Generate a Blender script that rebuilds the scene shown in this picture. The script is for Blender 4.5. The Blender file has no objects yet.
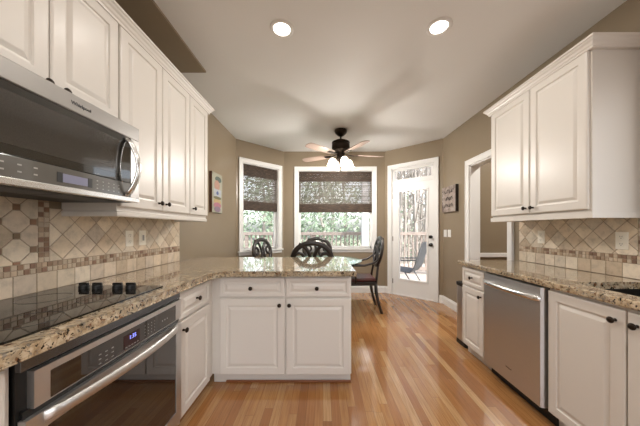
import bpy, bmesh, math, random
from mathutils import Vector, Matrix
random.seed(7)
PI = math.pi
sc = bpy.context.scene
C = sc.collection

# ------------------------------------------------------------------ camera, sky, sun, exposure
cam_d = bpy.data.cameras.new('camera'); cam = bpy.data.objects.new('camera', cam_d); C.objects.link(cam)
cam.location = (0, 0, 1.235); cam.rotation_euler = (PI/2, 0, 0)
cam_d.sensor_width = 36; cam_d.lens = 249/640*36
cam_d.shift_x = -3/640; cam_d.shift_y = 16/640
cam_d.clip_start = .02; cam_d.clip_end = 300
sc.camera = cam
sc.view_settings.view_transform = 'Standard'; sc.view_settings.look = 'None'
sc.view_settings.gamma = 1; sc.view_settings.use_curve_mapping = False
sc.view_settings.exposure = 0.0

SKY = .62; SUN = 4.0; CAN = 6.5; BULB = 24; BACKFILL = 12; SINKWIN = 4
world = bpy.data.worlds.new('world'); sc.world = world; world.use_nodes = True
wn = world.node_tree; wn.nodes.clear()
sky = wn.nodes.new('ShaderNodeTexSky'); sky.sky_type = 'NISHITA'; sky.sun_disc = False
sky.sun_elevation = math.radians(42); sky.sun_rotation = math.radians(135); sky.air_density = .9; sky.dust_density = 3
hs = wn.nodes.new('ShaderNodeHueSaturation'); hs.inputs['Saturation'].default_value = .35
bg = wn.nodes.new('ShaderNodeBackground'); bg.inputs[1].default_value = SKY
wo = wn.nodes.new('ShaderNodeOutputWorld')
wn.links.new(sky.outputs[0], hs.inputs['Color']); wn.links.new(hs.outputs[0], bg.inputs[0]); wn.links.new(bg.outputs[0], wo.inputs[0])
sd = bpy.data.lights.new('sun', 'SUN'); sd.energy = SUN; sd.angle = math.radians(1); sd.color = (1, .97, .93)
so = bpy.data.objects.new('sun', sd); C.objects.link(so); so.rotation_euler = Vector((-.45, .45, -.77)).to_track_quat('-Z', 'Y').to_euler()

def area(name, loc, direction, sx, sy, power, color, portal=False, spread=180):
    d = bpy.data.lights.new(name, 'AREA'); d.shape = 'RECTANGLE'; d.size = sx; d.size_y = sy
    d.energy = power; d.color = color; d.spread = math.radians(spread)
    o = bpy.data.objects.new(name, d); C.objects.link(o); o.location = loc
    o.rotation_euler = Vector(direction).to_track_quat('-Z', 'Y').to_euler()
    if portal: d.cycles.is_portal = True
    return o
# added fill lamp behind the camera; sink window daylight at its pane
area('back_fill_light', (.3, -2.52, 1.5), (0, 1, 0), 2.4, 1.9, BACKFILL, (.88, .94, 1))
area('sink_window_daylight', (1.99, .9, 1.6), (-1, 0, 0), .9, .95, SINKWIN, (.93, .96, 1))

# ------------------------------------------------------------------ materials
def mat(name, color=(.8, .8, .8), rough=.5, metal=0, spec=.5, coat=0, coat_rough=.1, emit=None, es=1, trans=0, alpha=1, ior=1.45):
    m = bpy.data.materials.new(name); m.use_nodes = True
    b = m.node_tree.nodes['Principled BSDF']
    b.inputs['Base Color'].default_value = (*color, 1); b.inputs['Roughness'].default_value = rough
    b.inputs['Metallic'].default_value = metal; b.inputs['Specular IOR Level'].default_value = spec
    b.inputs['Coat Weight'].default_value = coat; b.inputs['Coat Roughness'].default_value = coat_rough
    b.inputs['Transmission Weight'].default_value = trans; b.inputs['IOR'].default_value = ior
    if emit: b.inputs['Emission Color'].default_value = (*emit, 1); b.inputs['Emission Strength'].default_value = es
    return m
class NT:
    def __init__(s, m): s.t = m.node_tree; s.b = s.t.nodes['Principled BSDF']
    def n(s, typ, **k):
        nd = s.t.nodes.new(typ)
        for a, v in k.items():
            setattr(nd, a, v)
        return nd
    def l(s, a, b): s.t.links.new(a, b)
    def val(s, sock, v):
        if hasattr(v, 'is_output'): s.l(v, sock)
        else: sock.default_value = v
    def math(s, op, a, b=0.0, c=None):
        nd = s.n('ShaderNodeMath', operation=op); s.val(nd.inputs[0], a); s.val(nd.inputs[1], b)
        if c is not None: s.val(nd.inputs[2], c)
        return nd.outputs[0]
    def coord(s, which='Object'): return s.n('ShaderNodeTexCoord').outputs[which]
    def map(s, v, scale=(1, 1, 1), loc=(0, 0, 0), rot=(0, 0, 0)):
        nd = s.n('ShaderNodeMapping'); s.l(v, nd.inputs[0]); nd.inputs['Scale'].default_value = scale
        nd.inputs['Location'].default_value = loc; nd.inputs['Rotation'].default_value = rot
        return nd.outputs[0]
    def noise(s, v, scale, detail=3, rough=.5, dist=0):
        nd = s.n('ShaderNodeTexNoise'); s.l(v, nd.inputs['Vector']); nd.inputs['Scale'].default_value = scale
        nd.inputs['Detail'].default_value = detail; nd.inputs['Roughness'].default_value = rough; nd.inputs['Distortion'].default_value = dist
        return nd.outputs['Fac']
    def voro(s, v, scale, out='Distance'):
        nd = s.n('ShaderNodeTexVoronoi'); s.l(v, nd.inputs['Vector']); nd.inputs['Scale'].default_value = scale
        return nd.outputs[out]
    def ramp(s, f, stops, interp='LINEAR'):
        nd = s.n('ShaderNodeValToRGB'); s.l(f, nd.inputs[0]); nd.color_ramp.interpolation = interp
        e = nd.color_ramp.elements
        while len(e) < len(stops): e.new(.5)
        for i, (p, c) in enumerate(stops):
            e[i].position = p; e[i].color = (*c, 1) if not isinstance(c, float) else (c, c, c, 1)
        return nd.outputs[0]
    def mix(s, f, a, b, mode='MIX'):
        nd = s.n('ShaderNodeMix', data_type='RGBA', blend_type=mode)
        s.val(nd.inputs[0], f)
        for i, v in ((6, a), (7, b)):
            if hasattr(v, 'is_output'): s.l(v, nd.inputs[i])
            else: nd.inputs[i].default_value = (*v, 1)
        return nd.outputs[2]
    def bump(s, h, strength=.3, dist=.002):
        nd = s.n('ShaderNodeBump'); nd.inputs['Strength'].default_value = strength; nd.inputs['Distance'].default_value = dist
        s.l(h, nd.inputs['Height']); s.l(nd.outputs[0], s.b.inputs['Normal'])

def noisy(name, c1, c2, scale, rough=.5, bump=0, **k):
    m = mat(name, c1, rough, **k); t = NT(m)
    f = t.noise(t.coord(), scale, 4)
    t.l(t.mix(f, c1, c2), t.b.inputs['Base Color'])
    if bump: t.bump(t.noise(t.coord(), scale*4, 3), bump, .002)
    return m

WALL = noisy('tan_wall_paint', (.264, .207, .140), (.284, .224, .154), 6, .30, .05)
CEIL = noisy('white_ceiling_paint', (.76, .75, .73), (.79, .78, .76), 3, .75, .05)
TRIM = noisy('white_trim_paint', (.80, .79, .77), (.83, .82, .80), 4, .35)
CAB = noisy('cream_cabinet_paint', (.69, .65, .60), (.72, .68, .63), 2.5, .40, coat=.12, coat_rough=.25)
KNOB = noisy('dark_bronze_metal', (.02, .014, .01), (.04, .028, .02), 60, .35, metal=.8)
BLACK = noisy('black_plastic', (.004, .004, .004), (.007, .007, .007), 40, .45)
BGLASS = noisy('black_oven_glass', (.012, .009, .007), (.018, .013, .01), 10, .04, coat=1, coat_rough=.02)
CGLASS = noisy('black_cooktop_glass', (.010, .008, .006), (.014, .012, .009), 10, .03, spec=.45)
MGLASS = noisy('smoked_microwave_glass', (.018, .018, .016), (.026, .025, .022), 10, .06, coat=1, coat_rough=.03)
PANELG = noisy('grey_control_glass', (.11, .105, .095), (.13, .125, .115), 10, .15, coat=.8, coat_rough=.05)
DWOOD = noisy('black_stained_wood', (.012, .009, .008), (.028, .018, .013), 14, .35, coat=.2)
LEATHER = noisy('burgundy_leather', (.055, .014, .012), (.085, .022, .018), 30, .4, .2)
PLASTIC = noisy('ivory_plastic', (.88, .83, .72), (.9, .85, .75), 10, .35)
WPLASTIC = noisy('white_plastic', (.82, .81, .78), (.85, .84, .81), 10, .35)
SHOE = noisy('reddish_wood_molding', (.20, .065, .02), (.28, .10, .035), 25, .35)
SINKM = noisy('black_sink_composite', (.01, .009, .008), (.02, .018, .016), 200, .4)
BLADE = noisy('maple_fan_blade', (.33, .235, .185), (.42, .31, .25), 8, .3, coat=.4)
PORCH = noisy('white_porch_paint', (.75, .75, .76), (.8, .8, .8), 5, .6)
INK = noisy('dark_sign_ink', (.02, .015, .012), (.03, .02, .02), 50, .7)
SLING = noisy('grey_blue_sling_fabric', (.07, .08, .09), (.11, .12, .13), 80, .7)
GREYM = noisy('grey_patio_metal', (.16, .17, .18), (.2, .21, .22), 20, .5, metal=.4)
RINGM = mat('faint_ring_print', (.05, .045, .04), .3)
BLUE = mat('blue_lit_digits', (.1, .1, .4), .4, emit=(.25, .3, 1), es=2.0)
LCD = mat('pale_lit_display', (.16, .16, .22), .3, emit=(.30, .30, .46), es=.15)
MARK = mat('printed_light_marks', (.34, .33, .31), .4)
BULBM = mat('lit_frosted_glass', (1, .95, .88), .4, emit=(1, .9, .76), es=5)
LENS = mat('lit_recessed_lens', (1, .97, .9), .4, emit=(1, .93, .82), es=7)
GLASS = mat('window_glass', (1, 1, 1), 0, spec=.5)
def make_window_glass(m):
    t = m.node_tree; out = [n for n in t.nodes if n.type == 'OUTPUT_MATERIAL'][0]
    tr = t.nodes.new('ShaderNodeBsdfTransparent'); gl = t.nodes.new('ShaderNodeBsdfGlossy'); gl.inputs['Roughness'].default_value = .02
    fr = t.nodes.new('ShaderNodeFresnel'); fr.inputs[0].default_value = 1.25
    mx = t.nodes.new('ShaderNodeMixShader')
    t.links.new(fr.outputs[0], mx.inputs[0]); t.links.new(tr.outputs[0], mx.inputs[1]); t.links.new(gl.outputs[0], mx.inputs[2]); t.links.new(mx.outputs[0], out.inputs[0])
make_window_glass(GLASS)
TGLASS = mat('table_glass', (.55, .88, .76), .01, trans=.75, ior=1.5, coat=.3, coat_rough=.02)

def steel():
    m = mat('brushed_stainless_steel', (.52, .50, .48), .26, metal=1); t = NT(m)
    f = t.noise(t.map(t.coord(), (6, 6, 400)), 3, 4)
    t.l(t.ramp(f, [(.3, (.62, .605, .59)), (.7, (.66, .645, .63))]), t.b.inputs['Base Color'])
    t.l(t.ramp(f, [(.3, .38), (.7, .44)]), t.b.inputs['Roughness'])
    return m
STEEL = steel()
MSTEEL = noisy('dull_brushed_steel', (.36, .345, .33), (.40, .385, .37), 4, .38, metal=1)
POLISHED = noisy('polished_steel', (.70, .69, .68), (.74, .73, .72), 5, .24, metal=1)
DSTEEL = noisy('dark_vent_steel', (.14, .15, .165), (.18, .19, .205), 5, .25, metal=1)

def granite():
    m = mat('speckled_granite', rough=.07, spec=.5, coat=.45, coat_rough=.02); t = NT(m)
    co = t.coord()
    w = t.n('ShaderNodeVectorMath', operation='ADD'); nz = t.n('ShaderNodeTexNoise'); t.l(co, nz.inputs['Vector']); nz.inputs['Scale'].default_value = 30
    sc_ = t.n('ShaderNodeVectorMath', operation='SCALE'); t.l(nz.outputs['Color'], sc_.inputs[0]); sc_.inputs['Scale'].default_value = .03
    t.l(co, w.inputs[0]); t.l(sc_.outputs[0], w.inputs[1]); v = w.outputs[0]
    base = t.ramp(t.noise(v, 38, 5, .6), [(.3, (.20, .135, .075)), (.45, (.46, .36, .24)), (.58, (.60, .51, .38)), (.72, (.68, .62, .52))])
    big = t.noise(co, 14, 3)
    base = t.mix(t.ramp(big, [(.42, 0.0), (.58, .45)]), base, (.27, .25, .20))
    grey = t.ramp(t.noise(v, 60, 3), [(.58, 0.0), (.64, .85)])
    base = t.mix(grey, base, (.22, .205, .19))
    rust = t.ramp(t.noise(t.map(v, loc=(3, 1, 2)), 52, 3), [(.60, 0.0), (.66, .9)])
    base = t.mix(rust, base, (.16, .065, .025))
    blk = t.ramp(t.noise(t.map(v, loc=(7, 5, 1)), 66, 4, .65), [(.57, 0.0), (.60, 1.0)])
    base = t.mix(blk, base, (.014, .011, .009)); base = t.mix(1.0, base, (.98, .94, .88), 'MULTIPLY')
    t.l(base, t.b.inputs['Base Color'])
    return m
GRANITE = granite()

def floor_mat():
    m = mat('oak_strip_floor', rough=.2, coat=.6, coat_rough=.07); t = NT(m)
    co = t.coord(); sp = t.n('ShaderNodeSeparateXYZ'); t.l(co, sp.inputs[0])
    W = .057; L = 1.05
    row = t.math('FLOOR', t.math('DIVIDE', sp.outputs[0], W))
    def hash_(a, b, k):
        cb = t.n('ShaderNodeCombineXYZ'); t.val(cb.inputs[0], a); t.val(cb.inputs[1], b); cb.inputs[2].default_value = k
        wnz = t.n('ShaderNodeTexWhiteNoise', noise_dimensions='3D'); t.l(cb.outputs[0], wnz.inputs['Vector']); return wnz.outputs['Value']
    r1 = hash_(row, 0.0, 1.5)
    u = t.math('ADD', t.math('DIVIDE', sp.outputs[1], L), t.math('MULTIPLY', r1, 7.0))
    idx = t.math('FLOOR', u)
    r2 = hash_(row, idx, 4.5)
    base = t.ramp(r2, [(0, (.29, .115, .034)), (.25, (.38, .170, .056)), (.5, (.43, .212, .077)), (.78, (.48, .262, .105)), (1, (.56, .35, .17))])
    # grain
    cb = t.n('ShaderNodeCombineXYZ'); t.l(t.math('ADD', t.math('MULTIPLY', sp.outputs[0], 1.0), t.math('MULTIPLY', r2, 9.0)), cb.inputs[0]); t.l(sp.outputs[1], cb.inputs[1])
    g = t.noise(t.map(cb.outputs[0], (70, 3.0, 1)), 1.4, 5, .6, .6)
    base = t.mix(t.ramp(g, [(.35, .50), (.62, 0.0)]), base, (.22, .085, .025))
    # gaps
    fx = t.math('FRACT', t.math('DIVIDE', sp.outputs[0], W)); fy = t.math('FRACT', u)
    gx = t.math('LESS_THAN', t.math('MINIMUM', fx, t.math('SUBTRACT', 1.0, fx)), .018)
    gy = t.math('LESS_THAN', t.math('MINIMUM', fy, t.math('SUBTRACT', 1.0, fy)), .0012)
    gap = t.math('MAXIMUM', gx, gy)
    base = t.mix(t.math('MULTIPLY', gap, .65), base, (.10, .04, .015))
    t.l(base, t.b.inputs['Base Color'])
    t.l(t.ramp(g, [(.2, .21), (.8, .14)]), t.b.inputs['Roughness'])
    t.bump(t.math('SUBTRACT', g, t.math('MULTIPLY', gap, 2.0)), .06, .001)
    return m
FLOOR = floor_mat()

def tile_mat():
    m = mat('tumbled_travertine_tile', rough=.45); t = NT(m)
    a = t.n('ShaderNodeAttribute', attribute_name='tile')
    n1 = t.noise(t.coord(), 22, 5, .65)
    f = t.ramp(n1, [(.3, .78), (.5, 1.0), (.75, 1.12)])
    t.l(t.mix(1.0, a.outputs['Color'], f, 'MULTIPLY'), t.b.inputs['Base Color'])
    t.bump(t.noise(t.coord(), 70, 4), .25, .002)
    return m
TILE = tile_mat()
GROUT = noisy('tan_grout', (.30, .235, .165), (.36, .28, .20), 80, .8)

def wood_plank(name, c1, c2, c3, sx=(3, 40, 40), rough=.5):
    m = mat(name, c1, rough); t = NT(m)
    g = t.noise(t.map(t.coord(), sx), 1.2, 5, .6, .5)
    t.l(t.ramp(g, [(.3, c1), (.5, c2), (.7, c3)]), t.b.inputs['Base Color'])
    return m
SIGNWOOD = wood_plank('weathered_sign_wood', (.16, .12, .10), (.33, .27, .235), (.46, .40, .36), (60, 6, 6), .7)
DECKWOOD = wood_plank('grey_deck_wood', (.33, .28, .24), (.42, .36, .31), (.50, .44, .38), (40, 3, 40), .75)
RAILWOOD = wood_plank('brown_rail_wood', (.20, .16, .14), (.30, .25, .22), (.40, .34, .30), (3, 40, 40), .7)
BARK = wood_plank('tree_bark', (.22, .19, .17), (.33, .30, .27), (.45, .42, .39), (8, 8, 1), .9)
def leaf_mat(name, c1, c2):
    m = mat(name, c1, .6); t = NT(m)
    t.l(t.mix(t.noise(t.coord(), 2.5, 3), c1, c2), t.b.inputs['Base Color'])
    t.b.inputs['Subsurface Weight'].default_value = 0
    return m
LEAFA = leaf_mat('pale_green_leaves', (.30, .40, .27), (.50, .57, .45))
LEAFB = leaf_mat('dark_green_leaves', (.14, .23, .14), (.32, .41, .29))
GROUND = noisy('leafy_ground', (.22, .22, .15), (.38, .36, .28), 2, .9)
WOVEN_D = wood_plank('dark_woven_reed', (.012, .009, .007), (.045, .028, .018), (.16, .10, .065), (14, 14, 130), .7)
WOVEN = wood_plank('woven_bamboo', (.025, .019, .014), (.10, .082, .066), (.25, .22, .185), (14, 14, 90), .65)

# ------------------------------------------------------------------ mesh helpers
def box(bm, x0, x1, y0, y1, z0, z1, bev=0):
    x0, x1 = sorted((x0, x1)); y0, y1 = sorted((y0, y1)); z0, z1 = sorted((z0, z1))
    vs = [bm.verts.new(p) for p in ((x0,y0,z0),(x1,y0,z0),(x1,y1,z0),(x0,y1,z0),(x0,y0,z1),(x1,y0,z1),(x1,y1,z1),(x0,y1,z1))]
    fs = [bm.faces.new([vs[i] for i in f]) for f in ((0,3,2,1),(4,5,6,7),(0,1,5,4),(1,2,6,5),(2,3,7,6),(3,0,4,7))]
    if bev:
        es = list({e for f in fs for e in f.edges})
        bmesh.ops.bevel(bm, geom=es, offset=bev, segments=2, profile=.5, affect='EDGES')
    return bm
def BX(*a, **k): return box(bmesh.new(), *a, **k)
def prism(bm, pts, z0, z1, bev=0, axis='z'):
    """pts: 2D polygon; extruded along axis. axis 'x': pts=(y,z); 'y': pts=(x,z)"""
    def P(p, h): return {'z': (p[0], p[1], h), 'x': (h, p[0], p[1]), 'y': (p[0], h, p[1])}[axis]
    a = [bm.verts.new(P(p, z0)) for p in pts]; b = [bm.verts.new(P(p, z1)) for p in pts]
    n = len(pts); fs = [bm.faces.new(a[::-1]), bm.faces.new(b)]
    for i in range(n): fs.append(bm.faces.new((a[i], a[(i+1) % n], b[(i+1) % n], b[i])))
    if bev:
        es = list(set(fs[0].edges) | set(fs[1].edges))
        bmesh.ops.bevel(bm, geom=es, offset=bev, segments=3, profile=.5, affect='EDGES')
    return bm
def tube(bm, pts, r, seg=8, closed=False, flat=None, up=None):
    """r: number or list; flat=(a,b) elliptical section scale with given up vector"""
    pts = [Vector(p) for p in pts]; n = len(pts); rings = []
    prev = None
    for i, p in enumerate(pts):
        if closed: d = pts[(i+1) % n]-pts[i-1]
        else: d = pts[min(i+1, n-1)]-pts[max(i-1, 0)]
        d.normalize()
        ref = Vector(up) if up else (prev if prev is not None else (Vector((0, 0, 1)) if abs(d.z) < .9 else Vector((1, 0, 0))))
        s = d.cross(ref)
        if s.length < 1e-5: s = d.cross(Vector((1, 0, .3)))
        s.normalize(); t = s.cross(d).normalized(); prev = t
        rr = r[i] if isinstance(r, (list, tuple)) else r
        fa, fb = flat if flat else (1, 1)
        rings.append([bm.verts.new(p + s*math.cos(2*PI*k/seg)*rr*fa + t*math.sin(2*PI*k/seg)*rr*fb) for k in range(seg)])
    m = n if closed else n-1
    for i in range(m):
        A, B = rings[i], rings[(i+1) % n]
        for k in range(seg): bm.faces.new((A[k], A[(k+1) % seg], B[(k+1) % seg], B[k]))
    if not closed:
        bm.faces.new(rings[0][::-1]); bm.faces.new(rings[-1])
    return bm
def lathe(bm, prof, c=(0, 0, 0), seg=20, axis='z'):
    """prof: [(r,h)...]"""
    def P(r, a, h):
        x, y = r*math.cos(a), r*math.sin(a)
        v = {'z': (x, y, h), 'y': (x, h, y), 'x': (h, x, y)}[axis]
        return (v[0]+c[0], v[1]+c[1], v[2]+c[2])
    rings = [[bm.verts.new(P(max(r, 1e-4), 2*PI*k/seg, h)) for k in range(seg)] for r, h in prof]
    for A, B in zip(rings, rings[1:]):
        for k in range(seg): bm.faces.new((A[k], A[(k+1) % seg], B[(k+1) % seg], B[k]))
    bm.faces.new(rings[0][::-1]); bm.faces.new(rings[-1])
    return bm
def sweep(bm, path, prof, closed=False):
    """path: 2D points; prof: closed polygon of (d, z), d to the right of travel"""
    P = [Vector(p) for p in path]; n = len(P); rings = []
    for i in range(n):
        ds = []
        if i > 0 or closed: ds.append((P[i]-P[i-1]).normalized())
        if i < n-1 or closed: ds.append((P[(i+1) % n]-P[i]).normalized())
        ns = [Vector((d.y, -d.x)) for d in ds]
        m = ns[0] if len(ns) == 1 else (ns[0]+ns[1])/(1+ns[0].dot(ns[1]))
        rings.append([bm.verts.new((P[i].x+m.x*d, P[i].y+m.y*d, z)) for d, z in prof])
    k = len(prof)
    for i in range(n if closed else n-1):
        A, B = rings[i], rings[(i+1) % n]
        for j in range(k): bm.faces.new((A[j], A[(j+1) % k], B[(j+1) % k], B[j]))
    if not closed: bm.faces.new(rings[0]); bm.faces.new(rings[-1][::-1])
    return bm
def panel(bm, x0, x1, z0, z1, y=0, t=.02, fr=.055, flat=False):
    """raised-panel door: front at y, back at y+t (front normal -y)"""
    rings = [(0, t), (0, .005), (.004, .001), (.009, 0), (fr, 0), (fr+.004, .007), (fr+.013, .008), (fr+.030, .001), (fr+.034, 0)]
    if flat: rings = rings[:4]
    R = []
    for o, d in rings:
        R.append([bm.verts.new(p) for p in ((x0+o, y+d, z0+o), (x1-o, y+d, z0+o), (x1-o, y+d, z1-o), (x0+o, y+d, z1-o))])
    for A, B in zip(R, R[1:]):
        for k in range(4): bm.faces.new((A[k], A[(k+1) % 4], B[(k+1) % 4], B[k]))
    bm.faces.new(R[0][::-1]); bm.faces.new(R[-1])
    return bm
def link(name, bm, m, parent=None, smooth=False, auto=None):
    bmesh.ops.recalc_face_normals(bm, faces=bm.faces)
    me = bpy.data.meshes.new(name); bm.to_mesh(me); bm.free()
    ms = m if isinstance(m, (list, tuple)) else [m]
    for x in ms: me.materials.append(x)
    if smooth:
        for p in me.polygons: p.use_smooth = True
        if auto is not None: me.set_sharp_from_angle(angle=math.radians(auto))
    o = bpy.data.objects.new(name, me); C.objects.link(o)
    if parent: o.parent = parent
    return o
def tag(o, label=None, cat=None, group=None, kind=None):
    if label: o['label'] = label
    if cat: o['category'] = cat
    if group: o['group'] = group
    if kind: o['kind'] = kind
    return o
def thing(name, label, cat, loc=(0, 0, 0), rz=0, group=None):
    o = bpy.data.objects.new(name, None); C.objects.link(o); o.location = loc; o.rotation_euler = (0, 0, rz); o.empty_display_size = .1
    return tag(o, label, cat, group)
def struct(name, bm, m, **k): return tag(link(name, bm, m, **k), kind='structure')
def copy_tree(o, parent=None):
    c = o.copy(); C.objects.link(c)
    if parent: c.parent = parent
    for ch in list(o.children): copy_tree(ch, c)
    return c
def shift(bm, loc, rz=0):
    """world-coordinate mesh into the frame of an Empty at loc"""
    bmesh.ops.transform(bm, matrix=(Matrix.Translation(loc) @ Matrix.Rotation(rz, 4, 'Z')).inverted(), verts=bm.verts); return bm
def text_mesh(name, s, size, m, parent, loc, rot, ext=.0006, align='CENTER'):
    cu = bpy.data.curves.new(name, 'FONT'); cu.body = s; cu.size = size; cu.extrude = ext; cu.align_x = align; cu.align_y = 'CENTER'
    tmp = bpy.data.objects.new(name+'_c', cu); C.objects.link(tmp)
    dg = bpy.context.evaluated_depsgraph_get(); me = bpy.data.meshes.new_from_object(tmp.evaluated_get(dg))
    bpy.data.objects.remove(tmp); me.materials.clear(); me.materials.append(m)
    o = bpy.data.objects.new(name, me); C.objects.link(o); o.parent = parent; o.location = loc; o.rotation_euler = rot
    return o

# ------------------------------------------------------------------ room shell
XL, XR, YB, HC = -1.45, 2.0, -2.6, 2.74
BAY = [(XL, 4.15), (-.757, 4.84), (1.204, 4.84), (XR, 4.14)]
def wall_bm(a, b, openings, h=HC, th=.13, z0=0):
    """interior face from a to b (room on the left of travel), thickness outwards; openings (u0,u1,z0,z1)"""
    bm = bmesh.new(); A, B = Vector(a), Vector(b); L = (B-A).length; d = (B-A)/L; n = Vector((d.y, -d.x))
    us = sorted({0, L, *[o[0] for o in openings], *[o[1] for o in openings]}); zs = sorted({z0, h, *[o[2] for o in openings], *[o[3] for o in openings]})
    for u0, u1 in zip(us, us[1:]):
        for w0, w1 in zip(zs, zs[1:]):
            um, wm = (u0+u1)/2, (w0+w1)/2
            if any(o[0] < um < o[1] and o[2] < wm < o[3] for o in openings): continue
            p = [A+d*u0, A+d*u1, A+d*u1+n*th, A+d*u0+n*th]
            prism(bm, [(q.x, q.y) for q in p], w0, w1)
    bmesh.ops.remove_doubles(bm, verts=bm.verts, dist=1e-5)
    # remove faces shared by neighbouring cells
    seen = {}
    for f in bm.faces: seen.setdefault(tuple(sorted(v.index for v in f.verts)), []).append(f)
    return bm
struct('floor', BX(XL-.15, 3.6, YB-.15, 5.0, -.08, 0), FLOOR)
struct('ceiling', BX(XL-.15, 3.6, YB-.15, 5.0, HC, HC+.1), CEIL)
# room travelled counter-clockwise seen from above so the room lies on the left
L1 = (Vector(BAY[1])-Vector(BAY[0])).length; L3 = (Vector(BAY[3])-Vector(BAY[2])).length
struct('wall_left', wall_bm((XL, 4.15), (XL, YB), []), WALL)
struct('wall_back', wall_bm((XL, YB), (XR, YB), [(.5, 3.0, .5, 2.4)]), WALL)
struct('wall_right', wall_bm((XR, YB), (XR, 4.14), [(3.0, 4.0, 1.1, 2.15), (2.68-YB, 3.39-YB, 0, 2.10)]), WALL)
# bay walls: u runs right to left when travelling counter-clockwise
def on(a, b, u, off=0):
    A, B = Vector(a), Vector(b); d = (B-A).normalized(); n = Vector((-d.y, d.x)); p = A+d*u+n*off; return p
DW0, DW1 = (XR, 4.14), (1.204, 4.84)        # door wall
WIN_L = (.065, .865)                          # window span on left bay (from its right end)
def u_at(a, b, px):
    """distance along a wall at which it crosses the sight line of bearing px"""
    A, B = Vector(a), Vector(b); d = (B-A).normalized(); k = (px-323)/249
    return (k*A.y-A.x)/(d.x-k*d.y)
def span(a, b, p0, p1):
    u = sorted((u_at(a, b, p0), u_at(a, b, p1))); return u
LW0, LW1 = (-.757, 4.84), (XL, 4.15)
CW0, CW1 = (1.204, 4.84), (-.757, 4.84)
sC = span(CW0, CW1, 298, 373); sL = span(LW0, LW1, 242.5, 278.5); sD = span(DW0, DW1, 391.5, 434.5)
ZW0, ZW1 = .86, 2.375
struct('wall_bay_right', wall_bm(DW0, DW1, [(sD[0], sD[1], 0, 2.375)]), WALL)
struct('wall_bay_center', wall_bm(CW0, CW1, [(sC[0], sC[1], ZW0, ZW1)]), WALL)
struct('wall_bay_left', wall_bm(LW0, LW1, [(sL[0], sL[1], ZW0, ZW1)]), WALL)
struct('trim_painted_shade', BX(XL, -1.114, YB, 2.37, 2.722, HC), WALL)  # thin tan sheet painting the left cabinets' shadow onto the ceiling

# baseboards
BP = [(0, 0), (.016, 0), (.016, .10), (.010, .115), (.006, .13), (0, .13)]
def baseboard(name, pts): struct(name, sweep(bmesh.new(), pts, [(-d, z) for d, z in BP]), TRIM)
def xy(v): return (v.x, v.y)
baseboard('baseboard_left', [(-.757, 4.84), (XL, 4.15), (XL, 2.9)])
baseboard('baseboard_center', [xy(on(DW0, DW1, sD[1]+.075)), (1.204, 4.84), (-.757, 4.84)])
baseboard('baseboard_right', [(XR, 3.47), (XR, 4.14), xy(on(DW0, DW1, sD[0]-.075))])

# a frame of flat casing around an opening on a wall, in wall coordinates
def wbox(bm, a, b, u0, u1, o0, o1, z0, z1, bev=0):
    """box on wall a-b: u range, offset range into the room, z range"""
    p = [on(a, b, u0, o0), on(a, b, u1, o0), on(a, b, u1, o1), on(a, b, u0, o1)]
    return prism(bm, [(q.x, q.y) for q in p], z0, z1, bev)
def casing(bm, a, b, u0, u1, z0, z1, w=.068, t=.02, bottom=False):
    wbox(bm, a, b, u0-w, u0, 0, t, z0, z1+w, .003); wbox(bm, a, b, u1, u1+w, 0, t, z0, z1+w, .003)
    wbox(bm, a, b, u0-w, u1+w, 0, t+.002, z1, z1+w, .003)
    for s0, s1 in ((u0-w, u0-w+.014), (u1+w-.014, u1+w)): wbox(bm, a, b, s0, s1, t, t+.008, z0, z1+w, .002)
    wbox(bm, a, b, u0-w, u1+w, t, t+.009, z1+w-.014, z1+w, .002)
    # reveal / jamb through the wall
    wbox(bm, a, b, u0-.005, u0+.016, -.13, 0, z0, z1); wbox(bm, a, b, u1-.016, u1+.005, -.13, 0, z0, z1); wbox(bm, a, b, u0, u1, -.13, 0, z1-.016, z1+.005)
    return bm
def window(n, a, b, s, z0, z1):
    u0, u1 = s
    bm = casing(bmesh.new(), a, b, u0, u1, z0, z1)
    w = struct('window_%d' % n, bm, TRIM)
    sill = bmesh.new(); wbox(sill, a, b, u0-.085, u1+.085, -.12, .045, z0-.025, z0, .004); wbox(sill, a, b, u0-.068, u1+.068, 0, .018, z0-.075, z0-.025, .003)
    link('window_sill', sill, TRIM, w)
    sash = bmesh.new(); f = .03; q0, q1 = u0+.016, u1-.016; zm = (z0+z1)/2
    for (A0, A1, B0, B1, off) in ((q0, q1, z0, zm+.02, -.075), (q0, q1, zm-.02, z1-.016, -.105)):
        wbox(sash, a, b, A0, A0+f, off-.028, off, B0, B1, .002); wbox(sash, a, b, A1-f, A1, off-.028, off, B0, B1, .002)
        wbox(sash, a, b, A0, A1, off-.028, off, B0, B0+f+.01, .002); wbox(sash, a, b, A0, A1, off-.028, off, B1-f, B1, .002)
    link('window_sash', sash, TRIM, w)
    g = bmesh.new(); wbox(g, a, b, q0+.03, q1-.03, -.092, -.088, z0+.03, z1-.04); link('pane', g, GLASS, w)
window(1, LW0, LW1, sL, ZW0, ZW1)
window(2, CW0, CW1, sC, ZW0, ZW1)

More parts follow.
